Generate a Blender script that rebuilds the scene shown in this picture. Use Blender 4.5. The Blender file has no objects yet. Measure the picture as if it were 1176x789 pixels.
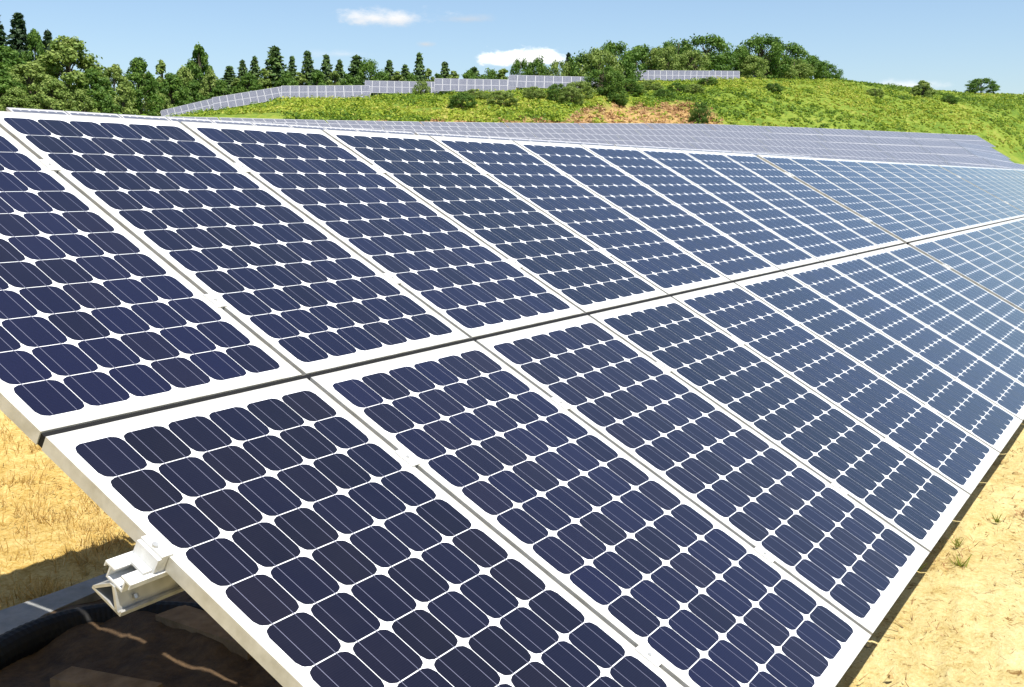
import bpy, bmesh, math, random
import numpy as np
from mathutils import Vector, Matrix
R = math.radians
rng = np.random.default_rng(7)
random.seed(7)
S = bpy.context.scene
COL = S.collection

# ------------------------------------------------------------------ camera
CAM = np.array([-1.52209, -2.09691, 0.54622])
FWD = np.array([0.84961785, 0.50739044, -0.14389039])
RGT = np.array([0.51272606, -0.85855226, 0.0])
DWN = np.array([-0.12353742, -0.07377635, -0.98959363])
cd = bpy.data.cameras.new('camera'); cam = bpy.data.objects.new('camera', cd); COL.objects.link(cam)
M3 = Matrix((RGT, -DWN, -FWD)).transposed()
cam.matrix_world = Matrix.Translation(Vector(CAM)) @ M3.to_4x4()
cd.sensor_width = 36; cd.lens = 36*1295.6/1176; cd.clip_start = .05; cd.clip_end = 6000
S.camera = cam

# ------------------------------------------------------------------ light
SUN = Vector((-.16, -.435, 1)).normalized()
S.world = bpy.data.worlds.new('World'); S.world.use_nodes = True
wt = S.world.node_tree; bg = wt.nodes['Background']
sky = wt.nodes.new('ShaderNodeTexSky'); sky.sky_type = 'NISHITA'; sky.sun_disc = False
sky.sun_elevation = math.asin(SUN.z); sky.sun_rotation = math.atan2(SUN.x, SUN.y) % (2*math.pi)
sky.altitude = 300; sky.air_density = 1.0; sky.dust_density = 1.0; sky.ozone_density = 3.2
bg.inputs[1].default_value = 0.092
sd = bpy.data.lights.new('sun', 'SUN'); so = bpy.data.objects.new('sun', sd); COL.objects.link(so)
sd.energy = 5.0; sd.angle = R(.5); sd.color = (1, .955, .87)
so.rotation_euler = (-SUN).to_track_quat('-Z', 'Y').to_euler()
S.view_settings.view_transform = 'Standard'; S.view_settings.look = 'None'
S.view_settings.gamma = 1; S.view_settings.exposure = 0.78; S.view_settings.use_curve_mapping = False

# ------------------------------------------------------------------ helpers
def ray(px, py):
    """world direction of a point measured in the 1176x789 photograph"""
    return FWD + RGT*((px-588)/1295.6) + DWN*((py-394.5)/1295.6)
def head(px):
    d = ray(px, 206); return math.atan2(d[1], d[0])
def slope(px, py):
    d = ray(px, py); return d[2]/math.hypot(d[0], d[1])
def px_of(th):
    a = head(588)-th
    a = max(-1.4, min(1.4, a))
    # heading -> photo column at horizon height
    hf = math.hypot(FWD[0], FWD[1])
    return 588 + 1295.6*math.tan(a)*(hf + 0.1439*(188.5/1295.6))
def itp(x, pts):
    return float(np.interp(x, [p[0] for p in pts], [p[1] for p in pts]))
def sm(t):
    t = min(1, max(0, t)); return t*t*(3-2*t)
def on_ground(px, py, z):
    d = ray(px, py); s = (z-CAM[2])/d[2]; return Vector(CAM + s*d)

class N:
    def __init__(s, mat): s.t = mat.node_tree
    def __call__(s, kind, **kw):
        n = s.t.nodes.new('ShaderNode'+kind)
        for k, v in kw.items():
            if k.startswith('i_'):
                n.inputs[int(k[2:]) if k[2:].isdigit() else k[2:].replace('_', ' ')].default_value = v
            else: setattr(n, k, v)
        return n
    def l(s, a, b): s.t.links.new(a, b)
def mat(name, col=(.5, .5, .5), rough=.6, metal=0, spec=.5):
    m = bpy.data.materials.new(name); m.use_nodes = True
    b = m.node_tree.nodes['Principled BSDF']
    b.inputs['Base Color'].default_value = (*col, 1); b.inputs['Roughness'].default_value = rough
    b.inputs['Metallic'].default_value = metal; b.inputs['Specular IOR Level'].default_value = spec
    return m, N(m), b
def ramp(n, pts):
    r = n('ValToRGB'); e = r.color_ramp.elements
    while len(e) > 1: e.remove(e[-1])
    e[0].position = pts[0][0]; e[0].color = (*pts[0][1], 1)
    for p, c in pts[1:]:
        q = e.new(p); q.color = (*c, 1)
    return r
def noise(n, vec, scale, detail=4, rough=.55, dist=0):
    t = n('TexNoise'); t.inputs['Scale'].default_value = scale; t.inputs['Detail'].default_value = detail
    t.inputs['Roughness'].default_value = rough; t.inputs['Distortion'].default_value = dist
    if vec is not None: n.l(vec, t.inputs['Vector'])
    return t
def mixc(n, fac, a, b, mode='MIX'):
    m = n('Mix', data_type='RGBA', blend_type=mode)
    for k, v in ((0, fac), (6, a), (7, b)):
        if hasattr(v, 'is_linked') or hasattr(v, 'links'): n.l(v, m.inputs[k])
        elif k == 0: m.inputs[0].default_value = v
        else: m.inputs[k].default_value = (*v, 1)
    return m.outputs[2]

class MB:
    def __init__(s): s.v = []; s.f = []; s.m = []
    def add(s, vs, fs, mi=0):
        o = len(s.v); s.v += [tuple(v) for v in vs]; s.f += [tuple(o+i for i in f) for f in fs]; s.m += [mi]*len(fs)
    def box(s, a, b, mi=0, T=None):
        x0, y0, z0 = a; x1, y1, z1 = b
        vs = [Vector(p) for p in ((x0,y0,z0),(x1,y0,z0),(x1,y1,z0),(x0,y1,z0),(x0,y0,z1),(x1,y0,z1),(x1,y1,z1),(x0,y1,z1))]
        if T: vs = [T @ v for v in vs]
        s.add(vs, ((0,3,2,1),(4,5,6,7),(0,1,5,4),(1,2,6,5),(2,3,7,6),(3,0,4,7)), mi)
    def tube(s, pts, rad, seg=10, mi=0, cap=True):
        pts = [Vector(p) for p in pts]; n = len(pts)
        rad = rad if hasattr(rad, '__len__') else [rad]*n
        rings = []
        for i, p in enumerate(pts):
            d = (pts[min(i+1, n-1)]-pts[max(i-1, 0)]).normalized()
            a = d.orthogonal().normalized() if i == 0 else (prev - d*prev.dot(d)).normalized()
            prev = a; b = d.cross(a)
            rings += [p+(a*math.cos(2*math.pi*k/seg)+b*math.sin(2*math.pi*k/seg))*rad[i] for k in range(seg)]
        fs = [(i*seg+k, i*seg+(k+1) % seg, (i+1)*seg+(k+1) % seg, (i+1)*seg+k) for i in range(n-1) for k in range(seg)]
        if cap: fs += [tuple(range(seg))[::-1], tuple((n-1)*seg+k for k in range(seg))]
        s.add(rings, fs, mi)
    def extrude_x(s, prof, x0, x1, mi=0, T=None):
        """closed (v, n) outline swept along x"""
        n = len(prof)
        vs = [Vector((x0, a, b)) for a, b in prof]+[Vector((x1, a, b)) for a, b in prof]
        if T: vs = [T @ v for v in vs]
        fs = [(i, (i+1) % n, n+(i+1) % n, n+i) for i in range(n)]+[tuple(range(n))[::-1], tuple(range(n, 2*n))]
        s.add(vs, fs, mi)
    def mesh(s, name, mats, smooth=False):
        me = bpy.data.meshes.new(name); me.from_pydata(s.v, [], s.f)
        for m in mats: me.materials.append(m)
        if len(mats) > 1: me.polygons.foreach_set('material_index', s.m)
        if smooth: me.polygons.foreach_set('use_smooth', [True]*len(s.f))
        me.update(); return me
def obj(name, me, parent=None, mw=None):
    o = bpy.data.objects.new(name, me); COL.objects.link(o)
    if parent: o.parent = parent
    if mw is not None: o.matrix_local = mw
    return o
def tag(o, label=None, cat=None, group=None, kind=None):
    if label: o['label'] = label
    if cat: o['category'] = cat
    if group: o['group'] = group
    if kind: o['kind'] = kind
    return o
def copy_tree(o, parent=None):
    c = o.copy(); COL.objects.link(c); c.parent = parent
    for ch in list(o.children): copy_tree(ch, c)
    return c
ORD = ['first','second','third','fourth','fifth','sixth','seventh','eighth','ninth','tenth','eleventh','twelfth','thirteenth','fourteenth','fifteenth','sixteenth','seventeenth','eighteenth','nineteenth','twentieth','twenty-first','twenty-second','twenty-third','twenty-fourth','twenty-fifth','twenty-sixth','twenty-seventh','twenty-eighth','twenty-ninth','thirtieth']

# ------------------------------------------------------------------ clouds in the sky
def clouds():
    nt = wt; L = nt.links.new
    tc = nt.nodes.new('ShaderNodeTexCoord')
    col = sky.outputs[0]
    for (px, py, wx, wy, sc, dens, seed, br) in ((447, 22, 76, 15, 18, .62, 3, 6.6), (598, 67, 66, 15, 16, 1.35, 9, 8.6),
                                          (490, 51, 16, 6, 20, .4, 5, 5.0), (1040, 98, 60, 9, 12, .5, 14, 7.5),
                                          (538, 22, 40, 8, 14, .34, 25, 5.0), (395, 62, 55, 9, 12, .3, 31, 7.0)):
        d = Vector(ray(px, py)).normalized(); r = Vector(RGT).normalized()
        u = r.cross(d).normalized()
        def dot(v):
            n = nt.nodes.new('ShaderNodeVectorMath'); n.operation = 'DOT_PRODUCT'; n.inputs[1].default_value = v
            L(tc.outputs['Generated'], n.inputs[0]); return n.outputs['Value']
        def ma(op, a, b=None, c=None):
            n = nt.nodes.new('ShaderNodeMath'); n.operation = op
            for i, x in enumerate((a, b, c)):
                if x is None: continue
                if isinstance(x, (int, float)): n.inputs[i].default_value = x
                else: L(x, n.inputs[i])
            return n.outputs[0]
        sx = wx/1295.6; sy = wy/1295.6
        a = ma('DIVIDE', dot(r), 1); rr = r.dot(d)
        a = ma('DIVIDE', ma('SUBTRACT', dot(r), rr), sx)
        b = ma('DIVIDE', dot(u), sy)
        # flat base: stretch below the middle falls off faster
        b = ma('MULTIPLY', b, ma('ADD', 1.0, ma('MULTIPLY', ma('LESS_THAN', b, 0), .5)))
        e = ma('SUBTRACT', 1, ma('SQRT', ma('ADD', ma('MULTIPLY', a, a), ma('MULTIPLY', b, b))))
        mp = nt.nodes.new('ShaderNodeMapping'); mp.inputs['Scale'].default_value = (1, 1, 2.2); mp.inputs['Location'].default_value = (seed, seed*1.7, 0)
        L(tc.outputs['Generated'], mp.inputs['Vector'])
        no = nt.nodes.new('ShaderNodeTexNoise'); no.inputs['Scale'].default_value = sc*2.2; no.inputs['Detail'].default_value = 7; no.inputs['Roughness'].default_value = .62
        L(mp.outputs[0], no.inputs['Vector'])
        m = ma('ADD', e, ma('MULTIPLY', ma('SUBTRACT', no.outputs[0], .5), 1.9))
        m = ma('MULTIPLY', m, dens)
        m = ma('MULTIPLY', m, ma('GREATER_THAN', dot(d), .5))
        mr = nt.nodes.new('ShaderNodeMapRange'); mr.interpolation_type = 'SMOOTHSTEP'
        mr.inputs[1].default_value = .05; mr.inputs[2].default_value = .62; L(m, mr.inputs[0])
        # lit top, greyer base
        sh = nt.nodes.new('ShaderNodeMapRange'); sh.inputs[1].default_value = -1.2; sh.inputs[2].default_value = .4; sh.inputs[3].default_value = .8; sh.inputs[4].default_value = 1.0
        L(b, sh.inputs[0])
        cc = nt.nodes.new('ShaderNodeMix'); cc.data_type = 'RGBA'; L(sh.outputs[0], cc.inputs[0])
        cc.inputs[6].default_value = (0, 0, 0, 1); cc.inputs[7].default_value = (br*.985, br*.99, br, 1)
        mx = nt.nodes.new('ShaderNodeMix'); mx.data_type = 'RGBA'
        L(mr.outputs[0], mx.inputs[0]); L(col, mx.inputs[6]); L(cc.outputs[2], mx.inputs[7])
        col = mx.outputs[2]
    L(col, bg.inputs[0])
clouds()

# ------------------------------------------------------------------ terrain height
Z0 = -1.175
F2 = [(-400,130),(0,130),(190,132),(380,137),(560,140),(700,141),(800,141),(935,146),(1130,155),(1176,171),(1400,190)]      # top edge of the solar field
F3 = [(-400,129),(0,129),(150,131),(190,143),(262,126),(300,118.5),(330,116),(380,116.5),(424,114.5),(463,111),(505,110.5),(545,109),(590,107.5),(633,106),(690,104),(725,96),(780,95.5),(850,91),(960,92),(1030,100),(1100,107),(1176,109),(1400,115)]  # crest
R3 = [(-400,103),(0,103),(170,110),(190,141),(262,140),(300,138),(330,126),(380,123),(424,124),(463,130),(505,128),(545,126),(590,126),(633,126),(690,128),(725,156),(777,157),(850,160),(900,180),(1000,195),(1176,225),(1400,240)]
PH = R(70)
def yo(px): return 131+px*65/1176
def zb(y): return Z0 + .67*sm((y-2.6)/6.2)
def ztop(px, D):        # height of the top edge of a field table at row distance D
    th = head(px); r = D/math.cos(th-PH)
    y = yo(px)+9 + (itp(px, F2)-yo(px)-9)*(D-40)/36
    return CAM[2]+r*slope(px, y), r
_cache = {}
def profile(px):
    k = round(px)
    if k in _cache: return _cache[k]
    pts = []
    for D in (40, 52, 64, 76):
        z, r = ztop(k, D); pts.append((r, z-1.95))
    r2 = pts[-1][0]
    pts.append((r2+7, CAM[2]+(r2+7)*slope(k, itp(k, F2)+2.5)))
    r3 = max(itp(k, R3), r2+18); y3 = itp(k, F3); y2 = itp(k, F2)+2.5
    rm = (r2+7)*.45+r3*.55
    pts.append((rm, CAM[2]+rm*slope(k, y2+(y3-y2)*.72)))
    z3 = CAM[2]+r3*slope(k, y3)
    pts.append((r3, z3)); pts.append((r3+6, z3+.1)); pts.append((r3+45, z3-2.5)); pts.append((700, z3-16)); pts.append((5000, z3-60))
    _cache[k] = pts; return pts
def terrain(x, y):
    dx, dy = x-CAM[0], y-CAM[1]; r = math.hypot(dx, dy); th = math.atan2(dy, dx)
    base = zb(y)
    if r < 12: return base
    lo, hi = head(1400), head(-400)
    w = 1.0
    if th < lo: w = sm(1-(lo-th)/.35)
    elif th > hi: w = sm(1-(th-hi)/.6)
    if w <= 0: return base
    px = px_of(min(hi, max(lo, th)))
    P = profile(px)
    r1 = P[0][0]; z = itp(r, P)
    t = sm((r-.55*r1)/(.45*r1))
    return base + (z-base)*t*w

# ------------------------------------------------------------------ materials
def m_terrain():
    m, n, b = mat('ground_soil_and_grass', rough=.95, spec=.15)
    g = n('NewGeometry'); P = g.outputs['Position']
    n1 = noise(n, P, 2.2, 6, .65); n2 = noise(n, P, 8, 9, .8, .6); n3 = noise(n, P, 55, 4, .7); n4 = noise(n, P, .35, 3)
    sand = ramp(n, [(.32, (.17, .105, .033)), (.42, (.37, .27, .095)), (.51, (.50, .40, .18)), (.66, (.59, .51, .28))])
    a = n('Math', operation='MULTIPLY_ADD', i_1=.45); n.l(n2.outputs[0], a.inputs[0])
    a2 = n('Math', operation='MULTIPLY', i_1=.34); n.l(n3.outputs[0], a2.inputs[0]); n.l(a2.outputs[0], a.inputs[2])
    a3 = n('Math', operation='MULTIPLY_ADD', i_1=.24); n.l(n1.outputs[0], a3.inputs[0]); n.l(a.outputs[0], a3.inputs[2])
    n.l(a3.outputs[0], sand.inputs[0])
    # small dark crumbs and stalk marks
    n5 = noise(n, P, 13, 6, .78, 1.2)
    cr = ramp(n, [(.0, (1, 1, 1)), (.36, (1, 1, 1)), (.43, (0, 0, 0))]); n.l(n5.outputs[0], cr.inputs[0])
    c1 = mixc(n, cr.outputs[0], sand.outputs[0], (.20, .115, .035))
    straw = ramp(n, [(.36, (.14, .075, .017)), (.46, (.39, .255, .065)), (.58, (.57, .43, .17))])
    n.l(a3.outputs[0], straw.inputs[0])
    at = n('VertexColor', layer_name='cover'); sp = n('SeparateColor'); n.l(at.outputs[0], sp.inputs[0])
    c2 = mixc(n, sp.outputs[2], c1, straw.outputs[0])
    gn = noise(n, P, .22, 6, .65); gn2 = noise(n, P, 1.7, 5, .7)
    gs = n('Math', operation='MULTIPLY_ADD', i_1=.5); n.l(gn2.outputs[0], gs.inputs[0])
    gs2 = n('Math', operation='MULTIPLY', i_1=.5); n.l(gn.outputs[0], gs2.inputs[0]); n.l(gs2.outputs[0], gs.inputs[2])
    gr = ramp(n, [(.30, (.03, .07, .012)), (.44, (.09, .15, .016)), (.56, (.17, .22, .028)), (.68, (.26, .24, .06))])
    n.l(gs.outputs[0], gr.inputs[0])
    c3 = mixc(n, sp.outputs[0], c2, gr.outputs[0])
    dr = ramp(n, [(.3, (.17, .095, .035)), (.5, (.33, .21, .08)), (.7, (.50, .36, .16))]); n.l(gs.outputs[0], dr.inputs[0])
    c4 = mixc(n, sp.outputs[1], c3, dr.outputs[0])
    n.l(c4, b.inputs['Base Color'])
    bp = n('Bump', i_Strength=.9, i_Distance=.035); n.l(a3.outputs[0], bp.inputs['Height']); n.l(bp.outputs[0], b.inputs['Normal'])
    return m
M = {}
M['soil'] = m_terrain()

def m_cells():
    m, n, b = mat('silicon_cell', rough=.4, spec=.08)
    g = n('NewGeometry'); oi = n('ObjectInfo')
    cr = ramp(n, [(0, (.0045, .0035, .008)), (.3, (.0044, .0038, .0115)), (.6, (.0048, .0044, .0145)), (.8, (.0050, .0041, .011)), (1, (.0065, .0048, .010))])
    n.l(g.outputs['Random Per Island'], cr.inputs[0])
    c2 = ramp(n, [(0, (.8, .75, .7)), (.35, (1, 1.0, 1.3)), (.7, (1.5, 1.3, 1.3)), (1, (1.05, 1.15, 1.55))]); n.l(oi.outputs['Random'], c2.inputs[0])
    col = mixc(n, 1.0, cr.outputs[0], c2.outputs[0], 'MULTIPLY')
    tc = n('TexCoord'); nn = noise(n, tc.outputs['Object'], 220, 2)
    sc = n('MapRange', i_3=.8, i_4=1.25); n.l(nn.outputs[0], sc.inputs[0])
    hs = n('VectorMath', operation='SCALE'); n.l(col, hs.inputs[0]); n.l(sc.outputs[0], hs.inputs['Scale'])
    n.l(hs.outputs[0], b.inputs['Base Color'])
    b.inputs['Coat Weight'].default_value = 1; b.inputs['Coat Roughness'].default_value = .07; b.inputs['Coat IOR'].default_value = 1.47
    b.inputs['Sheen Weight'].default_value = .10; b.inputs['Sheen Roughness'].default_value = .22; b.inputs['Sheen Tint'].default_value = (.85, .93, 1, 1)   # dust film at grazing angles
    # silver finger lines 2.6 mm apart, and a thin uneven film of dust on the glass
    wv = n('TexWave', wave_type='BANDS', bands_direction='Y', i_Scale=61.0); wv.inputs['Distortion'].default_value = 0
    n.l(tc.outputs['Object'], wv.inputs['Vector'])
    wr = n('MapRange', i_1=.86, i_2=1.0, i_3=0, i_4=.03); n.l(wv.outputs['Fac'], wr.inputs[0])
    c3 = mixc(n, wr.outputs[0], hs.outputs[0], (.16, .16, .19))
    d1 = noise(n, tc.outputs['Object'], 3.2, 6, .65, .6); g2 = noise(n, g.outputs['Position'], .9, 4)
    dm = n('Math', operation='MULTIPLY'); n.l(d1.outputs[0], dm.inputs[0]); n.l(g2.outputs[0], dm.inputs[1])
    dr = n('MapRange', i_1=.18, i_2=.45, i_3=.0, i_4=.012); n.l(dm.outputs[0], dr.inputs[0])
    c4 = mixc(n, dr.outputs[0], c3, (.30, .27, .22)); n.l(c4, b.inputs['Base Color'])
    rr = n('MapRange', i_1=.15, i_2=.4, i_3=.045, i_4=.13); n.l(dm.outputs[0], rr.inputs[0]); n.l(rr.outputs[0], b.inputs['Coat Roughness'])
    return m
M['cell'] = m_cells()
def m_back():
    m, n, b = mat('white_backsheet', (.80, .81, .82), .5)
    b.inputs['Coat Weight'].default_value = 1; b.inputs['Coat Roughness'].default_value = .07
    tc = n('TexCoord'); nn = noise(n, tc.outputs['Object'], 3, 4); r_ = ramp(n, [(.3, (.76, .765, .76)), (.6, (.82, .825, .83))]); n.l(nn.outputs[0], r_.inputs[0]); n.l(r_.outputs[0], b.inputs['Base Color'])
    return m
M['back'] = m_back()
M['fcell'], _, _b = mat('pale_silicon_cell', (.11, .113, .135), .4); _b.inputs['Coat Weight'].default_value = 1; _b.inputs['Coat Roughness'].default_value = .15  # paler, greyer cells for the far tables
M['fback'] = mat('grey_backsheet', (.42, .42, .44), .5)[0]; M['falu'] = mat('dull_aluminium', (.40, .40, .41), .5, .2)[0]
M['bus'], _, b = mat('busbar_silver', (.13, .13, .18), .4); b.inputs['Coat Weight'].default_value = 1; b.inputs['Coat Roughness'].default_value = .07
def m_alu():
    m, n, b = mat('anodised_aluminium', (.70, .69, .64), .42, .0)
    tc = n('TexCoord'); nn = noise(n, tc.outputs['Object'], 14, 5, .6)
    r_ = ramp(n, [(.3, (.43, .415, .36)), (.62, (.60, .59, .55))]); n.l(nn.outputs[0], r_.inputs[0]); n.l(r_.outputs[0], b.inputs['Base Color'])
    b.inputs['Metallic'].default_value = .25
    return m
M['alu'] = m_alu()
def m_steel():
    m, n, b = mat('galvanised_steel', (.45, .45, .43), .45, .6)
    tc = n('TexCoord'); nn = n('TexVoronoi', i_Scale=40.); n.l(tc.outputs['Object'], nn.inputs['Vector'])
    r_ = ramp(n, [(.0, (.34, .34, .33)), (1, (.55, .55, .53))]); n.l(nn.outputs[0], r_.inputs[0]); n.l(r_.outputs[0], b.inputs['Base Color'])
    return m
M['steel'] = m_steel()
def m_noisy(name, c0, c1, scale, rough=.9, bump=.3, spec=.3):
    m, n, b = mat(name, rough=rough, spec=spec)
    g = n('TexCoord'); a = noise(n, g.outputs['Object'], scale, 7, .65); r_ = ramp(n, [(.3, c0), (.7, c1)])
    n.l(a.outputs[0], r_.inputs[0]); n.l(r_.outputs[0], b.inputs['Base Color'])
    if bump:
        bp = n('Bump', i_Strength=bump, i_Distance=.02); n.l(a.outputs[0], bp.inputs['Height']); n.l(bp.outputs[0], b.inputs['Normal'])
    return m
M['clamp'] = m_noisy('bright_aluminium', (.46, .46, .45), (.72, .72, .70), 22, .4, 0, .5)
M['concrete'] = m_noisy('concrete', (.17, .18, .18), (.30, .30, .29), 9)
M['wood'] = m_noisy('weathered_wood', (.12, .075, .035), (.24, .16, .09), 14)
M['bark'] = m_noisy('bark', (.06, .045, .03), (.15, .12, .085), 8)
M['twig'] = m_noisy('dry_twig', (.10, .055, .02), (.30, .19, .08), 30, bump=0)
M['dug'] = m_noisy('shade_dark_soil', (.035, .021, .011), (.10, .062, .03), 16, bump=.8)  # brown soil, kept very dark to deepen the shade under the array
M['clod'] = m_noisy('earth_clod', (.30, .19, .07), (.52, .39, .18), 25)
M['black'], _, _b = mat('matt_black', (.006, .006, .0065), .7, 0, .25)  # flat black for the pipe and the shade strip in the row gap
M['dark_steel'] = m_noisy('weathered_dark_steel', (.05, .05, .05), (.11, .105, .1), 20, .45, 0, .5)

def m_leaf(name, ra, trans=.35):
    m, n, b = mat(name, rough=.6, spec=.25)
    g = n('NewGeometry'); at = n('VertexColor', layer_name='tint')
    sp = n('SeparateColor'); n.l(at.outputs[0], sp.inputs[0])
    a = n('Math', operation='MULTIPLY_ADD', i_1=.45); n.l(g.outputs['Random Per Island'], a.inputs[0])
    a2 = n('Math', operation='MULTIPLY', i_1=.55); n.l(sp.outputs[0], a2.inputs[0]); n.l(a2.outputs[0], a.inputs[2])
    r_ = ramp(n, ra); n.l(a.outputs[0], r_.inputs[0]); n.l(r_.outputs[0], b.inputs['Base Color'])
    t = n('BsdfTranslucent'); n.l(r_.outputs[0], t.inputs[0])
    mx = n('MixShader', i_0=trans); n.l(b.outputs[0], mx.inputs[1]); n.l(t.outputs[0], mx.inputs[2])
    n.l(mx.outputs[0], m.node_tree.nodes['Material Output'].inputs[0]); return m
M['leaf_light'] = m_leaf('light_leaves', [(0, (.06, .12, .02)), (.5, (.19, .27, .055)), (1, (.40, .46, .14))])
M['leaf_mid'] = m_leaf('green_leaves', [(0, (.03, .075, .012)), (.5, (.085, .17, .024)), (1, (.20, .30, .05))])
M['leaf_dark'] = m_leaf('conifer_needles', [(0, (.008, .024, .008)), (.5, (.018, .045, .014)), (1, (.045, .085, .022))], .15)
M['leaf_fir'] = m_leaf('fir_needles', [(0, (.025, .06, .018)), (.5, (.07, .13, .035)), (1, (.17, .25, .06))], .25)
M['shrub'] = m_leaf('hill_shrub_leaves', [(0, (.03, .075, .010)), (.3, (.11, .20, .016)), (.6, (.27, .35, .028)), (.88, (.44, .44, .07)), (1, (.52, .44, .15))])
M['weed'] = m_leaf('weed_leaves', [(0, (.12, .17, .02)), (1, (.34, .36, .07))])
M['straw'] = m_leaf('dry_straw', [(0, (.20, .10, .025)), (.4, (.45, .29, .08)), (.8, (.60, .44, .17)), (1, (.68, .56, .30))], .25)
M['brush'] = m_leaf('dry_brush', [(0, (.16, .075, .03)), (.5, (.36, .20, .09)), (1, (.58, .40, .20))], .2)

# ------------------------------------------------------------------ ground sheet
def build_ground():
    rs = [0.0]; r = .25
    while r < 12: rs.append(r); r += .22 if r < 8 else .4
    while r < 260: rs.append(r); r += max(.8, r*.014)
    while r < 5000: rs.append(r); r *= 1.25
    rs.append(5000)
    ths = []
    t = -math.pi
    while t < math.pi-1e-6:
        ths.append(t); d = math.degrees(t)
        t += R(.3) if 0 <= d <= 62 else (R(1) if -40 <= d <= 100 else R(4))
    nt = len(ths); vs = [(CAM[0], CAM[1], terrain(CAM[0], CAM[1]))]; cols = [(0, 0, 0, 1)]
    dn = rng.normal(0, 1, (len(rs), nt))
    for i, r in enumerate(rs[1:], 1):
        for k, t in enumerate(ths):
            x = CAM[0]+r*math.cos(t); y = CAM[1]+r*math.sin(t); z = terrain(x, y)
            px = px_of(t); vis = -400 < px < 1400
            r1 = 40/max(.3, math.cos(t-PH)) if vis else 60
            r2 = 76/max(.3, math.cos(t-PH)) if vis else 70
            if r < 9: z += (.012*math.sin(3.1*x+1.3*y)+.010*math.sin(7.3*y-2.1*x)+.006*dn[i, k])*min(1, r/3)
            elif r > r2+3: z += .10*math.sin(.5*x+.9*y)*math.sin(.63*y-.31*x)+.08*dn[i, k]
            g = sm((r-r1*.7)/(r1*.3))
            dirt = 0
            if vis and r > r2:
                # bare, dug-over bank at the foot of the hill
                u = (r-r2)/max(5, max(itp(px, R3), r2+18)-r2)
                for (cx, w, top) in ((430,45,.22),(520,50,.3),(620,65,.36),(690,55,.60),(730,40,.45),(780,55,.52)):
                    q = 1-((px-cx)/w)**2-(u/top)**2
                    dirt = max(dirt, min(1, max(0, q*2.2)))
            st = sm((y-1.2)/.8) if r < 40 else 1
            vs.append((x, y, z)); cols.append((g, dirt, st, 1))
    fs = [(0, 1+k, 1+(k+1) % nt) for k in range(nt)]
    for i in range(len(rs)-2):
        o = 1+i*nt
        for k in range(nt):
            k2 = (k+1) % nt; fs.append((o+k, o+nt+k, o+nt+k2, o+k2))
    me = bpy.data.meshes.new('ground'); me.from_pydata(vs, [], fs); me.materials.append(M['soil'])
    ca = me.color_attributes.new('cover', 'FLOAT_COLOR', 'POINT'); ca.data.foreach_set('color', [c for q in cols for c in q])
    me.polygons.foreach_set('use_smooth', [True]*len(fs)); me.update()
    tag(obj('ground', me), kind='structure')
build_ground()

# ------------------------------------------------------------------ solar arrays
P_ = .8638; L_ = 1.59; TILT = math.atan2(.4876752, .8730252)
U0 = -.009*P_+.0085          # left edge offset
CU, CV = .1515*P_, .0783*L_   # cell pitch
def panel_geo(mb, x0, v0, T=None, mats=(0, 1, 2), low=False):
    """backsheet, 6 x 12 clipped cells and busbars; x0, v0 the panel's lower left corner"""
    pw = P_-.018; pl = L_-.010
    def P(x, v, n):
        q = Vector((x, v, n)); return T @ q if T else q
    mb.add([P(x0+.004, v0+.004, -.0014), P(x0+pw-.004, v0+.004, -.0014), P(x0+pw-.004, v0+pl-.004, -.0014), P(x0+.004, v0+pl-.004, -.0014)], ((0, 1, 2, 3),), mats[0])
    mx = (pw-6*CU)/2; mv = (pl-12*CV)/2
    hu, hv = CU/2-.0011, CV/2-.0014; c = .0235
    for i in range(6):
        for j in range(12):
            cx = x0+mx+(i+.5)*CU; cv = v0+mv+(j+.5)*CV
            if low:
                pts = [(-hu+c,-hv),(hu-c,-hv),(hu,-hv+c),(hu,hv-c),(hu-c,hv),(-hu+c,hv),(-hu,hv-c),(-hu,-hv+c)]
            else:
                pts = []
                for (sx, sv) in ((1,-1),(1,1),(-1,1),(-1,-1)):
                    a0 = {(1,-1):-90,(1,1):0,(-1,1):90,(-1,-1):180}[(sx,sv)]
                    # wide arc: pseudo-square wafer
                    arc = [(hu-c, -hv), (hu-.42*c, -hv+.24*c), (hu-.24*c, -hv+.42*c), (hu, -hv+c)]
                    for (ax, av) in arc:
                        if (sx, sv) == (1,-1): pts.append((ax, av))
                    if (sx, sv) == (1, 1): pts += [(hu, hv-c), (hu-.24*c, hv-.42*c), (hu-.42*c, hv-.24*c), (hu-c, hv)]
                    if (sx, sv) == (-1, 1): pts += [(-hu+c, hv), (-hu+.42*c, hv-.24*c), (-hu+.24*c, hv-.42*c), (-hu, hv-c)]
                    if (sx, sv) == (-1,-1): pts += [(-hu, -hv+c), (-hu+.24*c, -hv+.42*c), (-hu+.42*c, -hv+.24*c), (-hu+c, -hv)]
            mb.add([P(cx+a, cv+b, -.0009) for a, b in pts], (tuple(range(len(pts))),), mats[1])
        if not low:
            for s in (-1, 1):
                bx = x0+mx+(i+.5)*CU+s*.0315
                mb.add([P(bx-.0009, v0+mv+.003, -.0005), P(bx+.0009, v0+mv+.003, -.0005), P(bx+.0009, v0+pl-mv-.003, -.0005), P(bx-.0009, v0+pl-mv-.003, -.0005)], ((0, 1, 2, 3),), mats[2])
def frame_geo(mb, x0, v0, T=None, mi=0, th=.036, w=.011):
    pw = P_-.018; pl = L_-.010
    mb.box((x0, v0, -th), (x0+pw, v0+w, 0), mi, T); mb.box((x0, v0+pl-w, -th), (x0+pw, v0+pl, 0), mi, T)
    mb.box((x0, v0+w, -th), (x0+w, v0+pl-w, 0), mi, T); mb.box((x0+pw-w, v0+w, -th), (x0+pw, v0+pl-w, 0), mi, T)

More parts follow.
